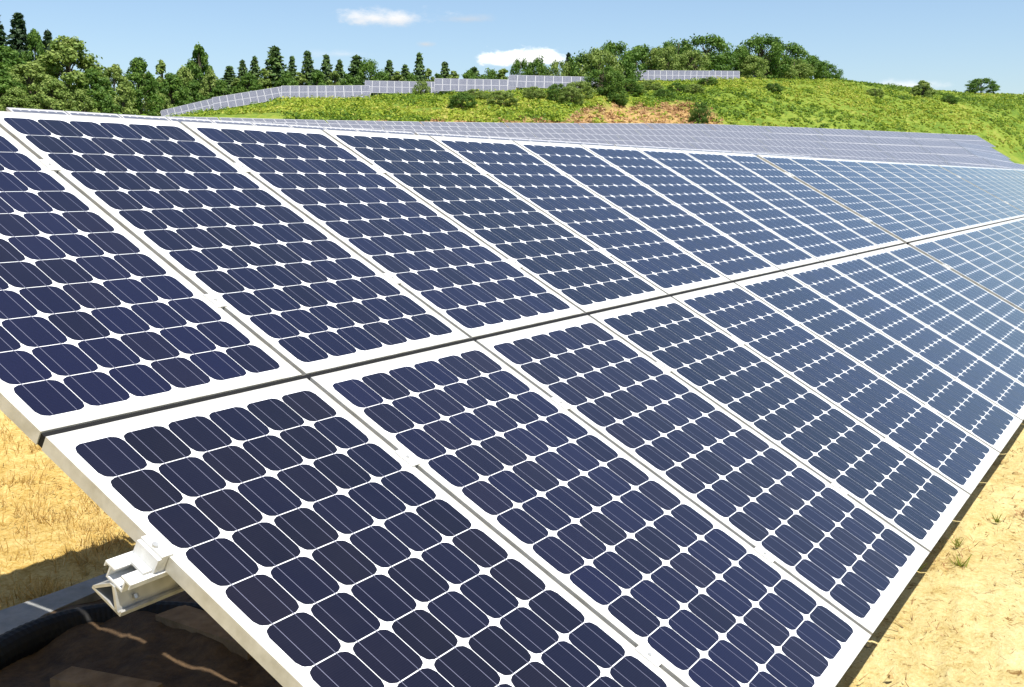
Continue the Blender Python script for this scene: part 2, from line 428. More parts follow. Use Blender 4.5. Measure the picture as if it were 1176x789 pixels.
TM = Matrix.Rotation(TILT, 4, 'X')
RAILV = (-1.21, -.395, .395, 1.21)
mb = MB(); panel_geo(mb, 0, 0); PANEL = mb.mesh('solar_panel', [M['back'], M['cell'], M['bus']])
mb = MB(); frame_geo(mb, 0, 0); FRAME = mb.mesh('panel_frame', [M['alu']])
def rail_mesh(x0, x1, v):
    m = MB(); top = -.0365; c = v
    for s in (-1, 1):      # slotted aluminium rail with two lips
        a, b = sorted((c+s*.010, c+s*.040)); m.box((x0, a, top-.0045), (x1, b, top))
        a, b = sorted((c+s*.0215, c+s*.0255)); m.box((x0, a, top-.026), (x1, b, top-.005))
        a, b = sorted((c+s*.0372, c+s*.040)); m.box((x0, a, top-.013), (x1, b, top-.005))
    m.box((x0, c-.0255, top-.031), (x1, c+.0255, top-.0265))
    return m.mesh('mounting_rail', [M['clamp']])
def purlin_mesh(x0, x1, v):
    m = MB(); t = .0055; c = v; top = -.0685; bot = -.113
    m.extrude_x([(c-.006, top), (c+.002, top), (c-.030, bot), (c-.038, bot)][::-1], x0, x1)
    m.extrude_x([(c-.001, top-.001), (c+.008, top-.001), (c+.046, bot+t), (c+.037, bot+t)], x0, x1)
    m.box((x0, c-.040, bot-.001), (x1, c+.046, bot+t-.001))
    m.box((x0, c-.046, bot-.001), (x1, c-.0405, bot+.010))
    for k in range(9):     # bolt heads along the web
        bx = x0+.045+k*(x1-x0-.1)/8
        m.tube([(bx, c-.034, -.092), (bx, c-.026, -.088)], .0055, 6)
        m.tube([(bx, c+.030, -.090), (bx, c+.037, -.094)][::-1], .0055, 6)
    return m.mesh('purlin', [M['steel']])
def clamp_mesh(kind):
    m = MB()
    if kind == 'mid':
        m.box((-.018, -.034, .0005), (.018, .034, .0035)); m.box((-.0065, -.032, -.034), (.0065, .032, .0004))
        m.tube([(0, 0, .003), (0, 0, .007)], .005, 8, 1)
    else:
        m.box((-.028, -.034, -.036), (-.001, .034, -.001)); m.box((-.020, -.034, -.001), (.012, .034, .005))
        m.box((-.050, -.028, -.036), (-.0285, .028, -.030)); m.tube([(-.012, 0, .0045), (-.012, 0, .011)], .007, 8, 1)
    return m.mesh(kind+'_clamp', [M['clamp'], M['steel']])
CL_MID, CL_END = clamp_mesh('mid'), clamp_mesh('end')
def support_mesh():
    m = MB()   # inclined beam, front post, rear post, brace
    c, s = math.cos(TILT), math.sin(TILT)
    m.box((-.035, -1.30, -.195), (.035, 1.35, -.116), 0, TM)
    zf = lambda v: v*s-.195*c
    yf = lambda v: v*c+.195*s
    for v in (-.95, .95):
        m.box((-.045, yf(v)-.03, Z0-.3), (.045, yf(v)+.03, zf(v)-.005))
    return m.mesh('support_beam', [M['dark_steel']])
SUPPORT = support_mesh()
NP_ = 10; AW = NP_*P_
def near_array(x):
    root = obj('solar_array', None); root.location = (x, 0, 0)
    for k in range(NP_):
        for v0 in (.010, -1.589):
            p = obj('solar_panel', PANEL, root, TM @ Matrix.Translation((k*P_+.009, v0, 0)))
            obj('panel_frame', FRAME, p)
    for v in RAILV:
        obj('mounting_rail', rail_mesh(-.080, AW+.02, v), root, TM)
        obj('purlin', purlin_mesh(-.083, AW+.02, v), root, TM)
        for k in range(1, NP_):
            obj('panel_clamp', CL_MID, root, TM @ Matrix.Translation((k*P_, v+(0 if abs(v) < 1 else 0), 0)))
        for k, sx in ((0, 1), (NP_, -1)):
            obj('end_clamp', CL_END, root, TM @ Matrix.Translation((k*P_+.009*sx, v, 0)) @ Matrix.Diagonal((sx, 1, 1, 1)))
    g = MB(); g.box((.012, -.0085, -.0345), (AW-.012, .0095, -.005)); obj('gap_shade_strip', g.mesh('gap_shade_strip', [M['black']]), root, TM)  # black strip added to stand for the shade in the row gap
    for fx in (.24, .52, .84):
        obj('support_frame', SUPPORT, root, Matrix.Translation((AW*fx, 0, 0)))
    return root
A0 = near_array(0)
tag(A0, 'nearest solar array with big dark blue panels in two rows, filling the foreground', 'solar array', 'solar arrays of the near row')
PITCH = AW+.10
for i, lab in ((1, 'second solar array of the near row, beyond the first yellowish joint at the right'),
               (2, 'third solar array of the near row, pale with sky reflection at the right edge'),
               (3, 'farthest solar array of the near row, a thin pale strip at the right edge')):
    c = copy_tree(A0); c.location = (i*PITCH, 0, 0); tag(c, lab)

# merged table for the rows behind, where single panels are a few pixels wide
def far_mesh():
    m = MB()
    for k in range(NP_):
        for v0 in (.008, -L_):
            panel_geo(m, k*P_+.009-AW/2, v0, TM, (0, 1, 1), low=True)
            frame_geo(m, k*P_+.009-AW/2, v0, TM, 2, w=.014)
    return m.mesh('panel_surface', [M['fback'], M['fcell'], M['falu']])
def far_legs():
    m = MB()
    for v in RAILV: m.box((-AW/2-.05, v-.03, -.10), (AW/2+.05, v+.03, -.037), 0, TM)
    for fx in (-.38, 0, .38):
        T = Matrix.Translation((fx*AW, 0, 0)); m.box((-.035, -1.30, -.215), (.035, 1.35, -.101), 0, T @ TM)
        for y in (-.75, .95):
            m.box((fx*AW-.05, y-.03, -2.0), (fx*AW+.05, y+.03, y*math.tan(TILT)-.21), 0)
    return m.mesh('support_frame', [M['steel']])
FARP, FARL = far_mesh(), far_legs()
FAR0 = None
def far_array(center, ax, label, group):
    """ax: direction of the long axis (from its left end to its right end)"""
    global FAR0
    if FAR0 is None:
        root = obj('solar_array', None); obj('panel_surface', FARP, root); obj('support_frame', FARL, root); FAR0 = root
    else: root = copy_tree(FAR0)
    x = Vector(ax).normalized(); y = Vector((0, 0, 1)).cross(x).normalized(); z = x.cross(y)
    root.matrix_world = Matrix.Translation(center) @ Matrix((x, y, z)).transposed().to_4x4()
    tag(root, label, 'solar array', group); return root
# the row directly behind, parallel to the near one
zB = CAM[2]+16.0*slope(100, 130.0)-.775+.04
n_b = 0
for k in range(4):
    x0 = 7.6+k*PITCH
    far_array((x0+AW/2, 9.35, zB), (1, 0, 0), '%s solar array from the left in the row directly behind the near one' % ORD[k], 'solar arrays of the row behind')

# field of rows further back, facing the sun
def project(p):
    d = np.array(p)-CAM; w = d@FWD; return 588+1295.6*(d@RGT)/w, 394.5+1295.6*(d@DWN)/w
RD = R(-20); dx, dy = math.cos(RD), math.sin(RD); nx, ny = math.cos(PH), math.sin(PH)
rows = [76, 70, 64, 58, 52, 46, 40]
RN = ['topmost', 'second', 'third', 'fourth', 'fifth', 'sixth', 'seventh']
ENDPX = [1130, 1147, 1164, 1190, 1210, 1220, 1230]
for ri, D in enumerate(rows):
    def pt(s):
        x = CAM[0]+D*nx+s*dx; y = CAM[1]+D*ny+s*dy
        px = px_of(math.atan2(y-CAM[1], x-CAM[0])); return x, y, ztop(px, D)[0]-.775, px
    s1 = D*math.tan(PH-head(ENDPX[ri])); k = 0; got = []
    while True:
        b = pt(s1-k*(AW+.12)); a = pt(s1-k*(AW+.12)-AW); k += 1
        if b[3] < 60 or k > 40: break
        # keep only what rises above the near row's upper edge
        if min(project((a[0], a[1], a[2]+.775))[1]-yo(a[3]), project((b[0], b[1], b[2]+.775))[1]-yo(b[3])) > 6: continue
        if a[3] < -60: continue
        got.append((a, b))
    got.reverse()
    for j, (a, b) in enumerate(got):
        far_array(((a[0]+b[0])/2, (a[1]+b[1])/2, (a[2]+b[2])/2), (b[0]-a[0], b[1]-a[1], b[2]-a[2]),
                  '%s solar array from the left in the %s row below the hill' % (ORD[j], RN[ri]), 'solar arrays in the field below the hill')

# tables up on the hill, each measured by its two upper corners
def hill_array(pl, yl, pr, yr, label, n=1, r=None):
    w = (pr-pl)/n; r = r or AW*1295.6/w*.99
    for i in range(n):
        A = []
        for f in (i/n, (i+1)/n):
            px = pl+(pr-pl)*f; y = yl+(yr-yl)*f; th = head(px)
            A.append(Vector((CAM[0]+r*math.cos(th), CAM[1]+r*math.sin(th), CAM[2]+r*slope(px, y))))
        ax = A[1]-A[0]; c = (A[0]+A[1])/2
        yv = Vector((0, 0, 1)).cross(ax.normalized()).normalized()
        c = c - yv*1.388 - Vector((0, 0, .775))
        t = far_array(c, ax, label if n == 1 else label.replace('#', ('left', 'right')[i]), 'solar arrays on the hill')
        t.scale = (ax.length/(AW+.05), 1, 1)
hill_array(189, 127, 266, 109, 'lowest solar array climbing the left flank of the hill beside the forest')
hill_array(248, 112, 332, 98.5, 'second solar array up the left flank, casting a dark shadow under its edge')
hill_array(326, 98.5, 427, 98, 'grey solar array on the crest at the left, below the pointed conifers', r=126)
hill_array(421, 92.5, 505, 94, 'grey solar array on the ridge, right of the step in the row')
hill_array(500, 90, 592, 91.5, 'grey solar array in the middle of the ridge, left end of the cloud above', r=128)
hill_array(584, 86, 686, 88.5, 'grey solar array on the ridge left of the biggest green bush', r=129)
hill_array(708, 80.5, 846, 81.5, '# half of the pale solar pair on the highest part of the hill', 2)

# ------------------------------------------------------------------ leaves
def leaf_mesh(name, cen, siz, nrm, tint, material, elong=1.6, tri=False):
    """one small kite-shaped face per leaf"""
    n = len(cen); cen = np.asarray(cen, float); siz = np.asarray(siz, float).reshape(-1, 1)
    nrm = np.asarray(nrm, float); nrm /= np.linalg.norm(nrm, axis=1, keepdims=True)+1e-9
    t = rng.normal(size=(n, 3)); t -= nrm*(t*nrm).sum(1, keepdims=True); t /= np.linalg.norm(t, axis=1, keepdims=True)+1e-9
    b = np.cross(nrm, t)
    V = np.stack([cen-t*siz*elong*.5, cen-b*siz*.5+t*siz*.1, cen+t*siz*elong*.5, cen+b*siz*.5+t*siz*.1], 1).reshape(-1, 3)
    return quads(name, V, tint, material)
def quads(name, V, tint, material):
    n = len(V)//4
    me = bpy.data.meshes.new(name); me.vertices.add(4*n); me.vertices.foreach_set('co', V.ravel())
    me.loops.add(4*n); me.loops.foreach_set('vertex_index', np.arange(4*n, dtype=np.int32))
    me.polygons.add(n); me.polygons.foreach_set('loop_start', np.arange(0, 4*n, 4, dtype=np.int32))
    try: me.polygons.foreach_set('loop_total', np.full(n, 4, dtype=np.int32))
    except Exception: pass
    me.materials.append(material); me.update(calc_edges=True)
    ca = me.color_attributes.new('tint', 'FLOAT_COLOR', 'POINT')
    tt = np.repeat(np.asarray(tint, float), 4); ca.data.foreach_set('color', np.stack([tt, tt, tt, np.ones_like(tt)], 1).ravel())
    return me
def blades(name, base, hgt, lean, width, tint, material):
    """thin upright or lying stalks: four-cornered blades"""
    base = np.asarray(base, float); n = len(base)
    a = rng.uniform(0, 2*np.pi, n); w = np.stack([np.cos(a), np.sin(a), np.zeros(n)], 1)*np.asarray(width).reshape(-1, 1)*.5
    tip = base+lean; tip[:, 2] += hgt
    V = np.stack([base-w, base+w, tip+w*.25, tip-w*.25], 1).reshape(-1, 3)
    return quads(name, V, tint, material)
def crown_blobs(kind, h):
    out = []
    if kind == 'oval':
        for i in range(78):
            u = rng.uniform(.06, 1.0); w = .38*min(1, (1.02-u)*1.9)**.75
            a = rng.uniform(0, 2*math.pi); q = w*math.sqrt(rng.uniform(.25, 1))
            out.append((q*math.cos(a), q*math.sin(a), u*.92, rng.uniform(.075, .125)*(1.15-u*.5)))
    elif kind == 'wide':
        for i in range(85):
            u = rng.uniform(.10, 1.0); w = .50*math.sqrt(max(0, 1-((u-.5)/.52)**2))
            a = rng.uniform(0, 2*math.pi); q = w*math.sqrt(rng.uniform(.3, 1))
            out.append((q*math.cos(a), q*math.sin(a), u*.9, rng.uniform(.07, .13)))
    elif kind == 'spire':
        for i in range(52):
            u = rng.uniform(.08, .98); w = .23*(1-u)**.55
            a = rng.uniform(0, 2*math.pi); q = w*math.sqrt(rng.uniform(.2, 1))
            out.append((q*math.cos(a), q*math.sin(a), u*.97, .035+.07*(1-u)*rng.uniform(.7, 1.3)))
    return out
def tree_proto(name, kind, m, per=80, seed=0):
    global rng
    rng = np.random.default_rng(seed)
    cen = []; siz = []; nrm = []; tint = []
    tr = MB(); lean = rng.normal(0, .015, 2)
    spine = [(lean[0]*math.sin(3*u), lean[1]*math.sin(2.5*u), u*.9) for u in np.linspace(-.03, 1, 7)]
    tr.tube(spine, [.024*(1-.85*u)+.002 for u in np.linspace(0, 1, 7)], 7)
    if kind == 'conifer':
        for lv in range(19):
            u = .08+.88*lv/18; rad = .2*(1-u)**.68+.014
            nb = int(9+4*(1-u)); rad *= rng.uniform(.78, 1.15)
            for k in range(nb):
                a = 2*math.pi*(k/nb)+rng.uniform(-.3, .3)+lv; ln = rad*rng.uniform(.7, 1.15)
                dz = -.25*ln
                tr.tube([(0, 0, u), (ln*.6*math.cos(a), ln*.6*math.sin(a), u+dz*.4)], [.004, .0015], 4, cap=False)
                tt = rng.uniform(.1, .9)
                for q in range(int(per*.26)):
                    f = rng.uniform(.12, 1); sp = .22*ln*(1.1-f)+.006
                    cen.append((ln*f*math.cos(a)+rng.normal(0, sp*.5), ln*f*math.sin(a)+rng.normal(0, sp*.5), u+dz*f*f*1.2+rng.normal(0, .007)))
                    siz.append(.024*rng.uniform(.7, 1.3)); nrm.append((math.cos(a)*.5+rng.normal(0, .5), math.sin(a)*.5+rng.normal(0, .5), .5)); tint.append(min(1, max(0, tt*.6+f*.35)))
    else:
        bl = crown_blobs(kind, 1)
        for (x, y, z, r) in bl:
            if rng.random() < .5:
                tr.tube([(0, 0, max(.1, z-.25)), (x*.5, y*.5, z-.1), (x*.9, y*.9, z)], [.010, .006, .002], 5, cap=False)
            tt = rng.uniform(.15, .9)
            for q in range(per):
                d = rng.normal(size=3); d /= np.linalg.norm(d); rr = r*rng.uniform(.45, 1.08)
                if rng.random() < .10: rr *= rng.uniform(1, 1.5)
                cen.append((x+d[0]*rr, y+d[1]*rr, z+d[2]*rr*.85)); siz.append(.026*rng.uniform(.6, 1.4))
                nn = d+rng.normal(0, .5, 3); nn[2] += .25; nrm.append(nn); tint.append(tt*.75+rng.uniform(0, .25))
    root = obj(name, None)
    obj('trunk', tr.mesh('trunk', [M['bark']], True), root)
    obj('crown', leaf_mesh('crown', cen, siz, nrm, tint, M[m], 1.5 if kind != 'conifer' else 2.4), root)
    return root
PROTO = {}
def proto(key):
    if key not in PROTO:
        name, kind, m, per = {
            'll': ('leafy_tree', 'oval', 'leaf_light', 110), 'lm': ('leafy_tree', 'oval', 'leaf_mid', 110),
            'wm': ('broad_tree', 'wide', 'leaf_mid', 110), 'wl': ('broad_tree', 'wide', 'leaf_light', 100),
            'cd': ('conifer_tree', 'conifer', 'leaf_dark', 90), 'cf': ('conifer_tree', 'conifer', 'leaf_fir', 80),
            'sl': ('slender_tree', 'spire', 'leaf_mid', 80), 'ls': ('slender_tree', 'spire', 'leaf_light', 80)}[key[:2]]
        PROTO[key] = [tree_proto(name, kind, m, per, hash_(key)), 0]
    return PROTO[key]
def hash_(s): return sum((i+3)*ord(c)*17 for i, c in enumerate(s))
def place_tree(key, px, ytop, wpx, r, label, group, cat='tree'):
    th = head(px); x = CAM[0]+r*math.cos(th); y = CAM[1]+r*math.sin(th); z = terrain(x, y)-.05
    top = CAM[2]+r*slope(px, ytop); h = max(1.2, top-z)
    p = proto(key); t = p[0] if p[1] == 0 else copy_tree(p[0]); p[1] += 1
    natural = {'ll': .80, 'lm': .80, 'wm': 1.08, 'wl': 1.08, 'cd': .40, 'cf': .40, 'sl': .46, 'ls': .46}[key[:2]]
    w = wpx*r/1295.6; sx = w/natural
    sx = min(max(sx, h*.45), h*2.2)
    if cat == 'bush': z -= .22*h; h *= 1.22
    t.location = (x, y, z); t.scale = (sx, sx, h/.97); t.rotation_euler = (0, 0, random.uniform(0, 6.28))
    tag(t, label, cat, group); return t
G1 = 'trees of the forest edge at the left'
left = [
 ('cd1', 3, 17, 52, 106, 'very dark conifer cut by the left edge of the picture'),
 ('cd2', 32, 17, 40, 104, 'tall dark conifer with the highest tip near the left edge'),
 ('lm1', 49, 34, 34, 101, 'mid green tree between the tallest conifer and the small dark conifer'),
 ('cd3', 64, 37, 28, 103, 'small dark conifer just left of the big pale rounded tree'),
 ('lm2', 16, 52, 60, 98, 'dark green broad tree below the leftmost conifer'),
 ('ll1', 86, 41, 78, 90, 'biggest pale green tree with a rounded pointed top'),
 ('ll2', 40, 70, 62, 86, 'pale green tree in front of the dark conifers'),
 ('lm3', 8, 80, 56, 84, 'low green tree at the left edge, below the dark conifer'),
 ('ll3', 66, 90, 50, 82, 'low pale tree in front of the biggest one on its left'),
 ('lm2', 112, 78, 46, 89, 'darker tree filling the right foot of the biggest pale tree'),
 ('ll2', 136, 73, 38, 92, 'pale tree right of the gap beside the biggest tree'),
 ('ls1', 146, 94, 26, 83, 'small pale pointed tree in front, right of the gap'),
 ('lm1', 165, 66, 40, 95, 'green tree with a dark tip, right of the gap'),
 ('ll1', 172, 82, 40, 88, 'pale tree in front of the one with the dark tip'),
 ('ls2', 192, 70, 30, 96, 'slender tree with several thin tips behind the forest edge'),
 ('lm3', 202, 84, 40, 90, 'dark green tree below the slender thin-tipped one'),
 ('ll3', 216, 76, 34, 96, 'pale tree left of the dark dome-shaped tree'),
 ('lm2', 234, 50, 38, 101, 'dark dome-shaped tree standing high above the forest edge'),
 ('ll1', 246, 78, 30, 97, 'pale tree at the right foot of the dark dome-shaped tree'),
 ('ll2', 186, 104, 34, 84, 'low pale tree just above the lowest hill array'),
 ('lm3', 122, 100, 40, 82, 'low dark tree between the big pale tree and the small pointed one'),
 ('ll1', 98, 102, 40, 81, 'low pale tree at the foot of the biggest pale tree'),
 ('ll3', 24, 100, 44, 81, 'lowest pale tree near the left edge'),
 ('lm1', 226, 92, 34, 95, 'green tree under the dome-shaped tree, above the climbing arrays'),
]
for k, px, yt, w, r, lab in left: place_tree(k, px, yt, w*1.12, r if px < 170 else r+62, lab, G1)
G2 = 'conifers along the ridge'
ridge = [('cf1',268,77,22),('cf2',283,70,14),('cf3',297,66,18),('cf3',320,55,26),('cf1',339,66,13),('cf1',357,60,22),('cf2',378,64,15),('cf3',393,70,18),('cf2',412,65,24),('cf1',449,70,13),('cf2',467,75,16),('cf3',483,62,15),('cf1',512,72,14),('cf2',545,78,16),('cd1',652,62,13)]
for i, (k, px, yt, w) in enumerate(ridge):
    r = max(150, itp(px, R3)*1.08)+ (i % 3)*3
    lab = {3: 'tallest dark pointed conifer on the ridge left of the centre', 14: 'thin dark conifer tip at the left end of the broad hilltop trees', 11: 'lone tall slim conifer on the middle of the ridge'}.get(i, '%s pointed conifer from the left along the ridge' % ORD[i])
    place_tree(k, px, yt, w*random.uniform(1.5, 2.2), r, lab, G2)
G3 = 'low trees behind the ridge'
low = [('lm1',258,92,24),('ls1',276,90,20),('lm2',290,86,24),('ls2',308,84,22),('lm3',333,86,26),('ls1',348,86,20),('lm1',368,84,24),('ls2',386,84,22),('lm2',402,84,26),('wm1',428,72,34),('lm3',440,86,22),('ls1',458,84,20),('lm1',474,84,22),('ls2',494,80,18),('lm2',504,84,20),('ls1',522,82,18),('lm3',540,82,26),('wm2',562,80,30),('ls2',578,82,24)]
for i, (k, px, yt, w) in enumerate(low):
    place_tree(k, px, yt-random.uniform(0, 5), w*1.45, max(146, itp(px, R3)*1.05)+(i % 2)*2, '%s low green tree from the left between the ridge conifers' % ORD[i], G3)
G4 = 'broad trees on top of the hill'
top = [('wm1',598,68,30),('wm2',618,65,34),('wl1',642,68,36),('wm3',672,60,52),('wl2',688,56,50),('wm1',706,48,56),('wm2',738,51,56),('wl1',760,52,44),('wm3',776,45,50),('wm1',808,41,64),('wl2',792,58,40),('wm2',842,54,46),('wm3',870,40,56),('wm1',898,50,56),('wl1',884,62,44),('wm2',924,64,42),('wm3',944,73,34),('wl2',858,64,40),('wl1',908,68,38)]
for i, (k, px, yt, w) in enumerate(top):
    lab = {0: 'small round tree at the left end of the hilltop trees, beside the cloud', 9: 'widest round tree of the hilltop group, right of its middle', 12: 'tallest domed tree of the right hilltop group', 16: 'smallest tree at the right end of the hilltop trees'}.get(i, '%s leafy tree, counted from the left, of the hilltop group' % ORD[i])
    place_tree(k, px, yt, w*1.15, (max(140, itp(px, R3))+4)*(1.02 if 'l' in k else 1.05)+(i % 3)*2, lab, G4)
place_tree('wm1', 1121, 90, 36, itp(1121, R3)*1.03, 'lone low dark tree on the skyline at the right', None)
place_tree('ll2', 1055, 92, 26, itp(1055, R3)*.93, 'single upright bush on the green slope left of the lone skyline tree', None, 'bush')
# individual bushes on the slope
G5 = 'bushes on the hillside'
for i, (k, px, yt, w, f, lab) in enumerate([
    ('wm2', 692, 76, 48, .72, 'biggest green bush in the middle of the hill, beside the ridge array'),
    ('wm3', 716, 90, 46, .66, 'dark green bush right of the biggest bush, above the bare mound'),
    ('wl1', 745, 92, 44, .70, 'pale green bush under the left end of the highest arrays'),
    ('wm1', 776, 96, 40, .66, 'green bush above the orange bare patch'),
    ('wm3', 802, 117, 26, .12, 'small dark bush at the foot of the hill touching the field'),
    ('wl2', 664, 93, 40, .66, 'bright green bush left of the biggest bush'),
    ('wm1', 640, 96, 30, .62, 'green bush in front of the ridge array below the cloud'),
    ('wl1', 485, 92, 22, .86, 'tiny upright bush in front of the left ridge array'),
    ('wm2', 530, 106, 38, .45, 'round bush low on the slope, left of the centre'),
    ('wl2', 575, 104, 46, .5, 'pale round bush on the slope below the middle ridge array'),
    ('wm2', 810, 98, 30, .8, 'dark bush under the right end of the highest arrays'),
    ('wl1', 612, 99, 30, .70, 'pale bush at the foot of the right-hand ridge array, left part'),
    ('wl2', 655, 99, 34, .55, 'yellow green bush just above the bare mound, left of the dark ones'),
    ('wm1', 705, 102, 34, .50, 'low green bush right under the biggest bush'),
    ('wl1', 728, 97, 36, .60, 'bright bush between the biggest bush and the highest arrays'),
    ('wm3', 760, 104, 34, .5, 'low green bush above the right half of the bare patch'),
    ('wl2', 795, 98, 30, .6, 'pale bush below the right half of the highest arrays'),
    ('wl1', 545, 103, 34, .7, 'pale bush in front of the array in the middle of the ridge'),
    ('wm3', 885, 101, 24, .6, 'small dark bush on the bright slope right of the arrays'),
    ('wl2', 1000, 111, 30, .6, 'low bush on the bright slope left of the single upright bush'),
    ('wm3', 1085, 112, 26, .6, 'low dark bush between the upright bush and the lone skyline tree')]):
    th = head(px); r2 = 76/math.cos(th-PH); r3 = max(itp(px, R3), r2+18)
    place_tree(k, px, yt, w, r2+2+(r3-r2)*f, lab, G5, 'bush')

# ------------------------------------------------------------------ hillside cover
def hill_cover():
    global rng
    rng = np.random.default_rng(21)
    cen = []; siz = []; nrm = []; tint = []; bc = []; bs = []; bn = []; bt = []
    for i in range(15000):
        px = rng.uniform(200, 1200); th = head(px); r2 = 76/math.cos(th-PH); r3 = max(itp(px, R3), r2+18)
        f = rng.random()**.8; r = r2+3+(r3-r2-2)*f
        if px < 330 and f < .3: continue
        x = CAM[0]+r*math.cos(th); y = CAM[1]+r*math.sin(th); z = terrain(x, y)
        u = (r-r2)/(r3-r2); dirt = 0
        for (cx, w, tp) in ((430,45,.22),(520,50,.3),(620,65,.36),(690,55,.60),(730,40,.45),(780,55,.52)):
            dirt = max(dirt, 1-((px-cx)/w)**2-(u/tp)**2)
        pz = math.sin(x*.23+1.3*math.sin(y*.11))*math.sin(y*.27+.9*math.sin(x*.17))
        big = rng.random() < (.22 if pz > .45 else .03)
        s = rng.uniform(.45, .9) if big else rng.uniform(.15, .42)
        if not big and 320 < px < 850 and f > .8: s = rng.uniform(.35, .75)
        if px > 830: s *= .75
        n = 40 if big else 15
        tt = (rng.uniform(0, .45) if big else rng.uniform(.25, .85))
        tt = min(1, max(0, tt + .26*math.sin(x*.11+y*.07)+.2*math.sin(y*.33-x*.19)+.12*math.sin(x*.6)))
        if pz < -.45: s *= .6; tt = min(1, tt+.3)
        d = rng.normal(size=(n, 3)); d /= np.linalg.norm(d, axis=1, keepdims=True); d[:, 2] = np.abs(d[:, 2])
        q = np.array([x, y, z])+d*s*rng.uniform(.5, 1.1, (n, 1))*np.array([1.2, 1.2, .85])
        dry = dirt > .05 and rng.random() < .88
        if dry and rng.random() < .35: continue
        A = (bc, bs, bn, bt) if dry else (cen, siz, nrm, tint)
        if dry: q[:, 2] -= s*.25
        A[0].extend(q); A[1].extend(rng.uniform(.08, .22, n)*(.8 if dry else 1)); A[2].extend(d+rng.normal(0, .5, (n, 3))+np.array([0, 0, .4])); A[3].extend(np.clip(tt+rng.uniform(-.15, .15, n), 0, 1))
    tag(obj('hillside_shrubs', leaf_mesh('hillside_shrubs', cen, siz, nrm, tint, M['shrub'], 1.8)), 'bright green scrub and tall grass covering the hill slope', 'scrub', kind='stuff')
    tag(obj('dry_brush', leaf_mesh('dry_brush', bc, bs, bn, bt, M['brush'], 2.6)), 'orange brown dry brush and weeds on the bare bank below the hill', 'dry brush', kind='stuff')
hill_cover()

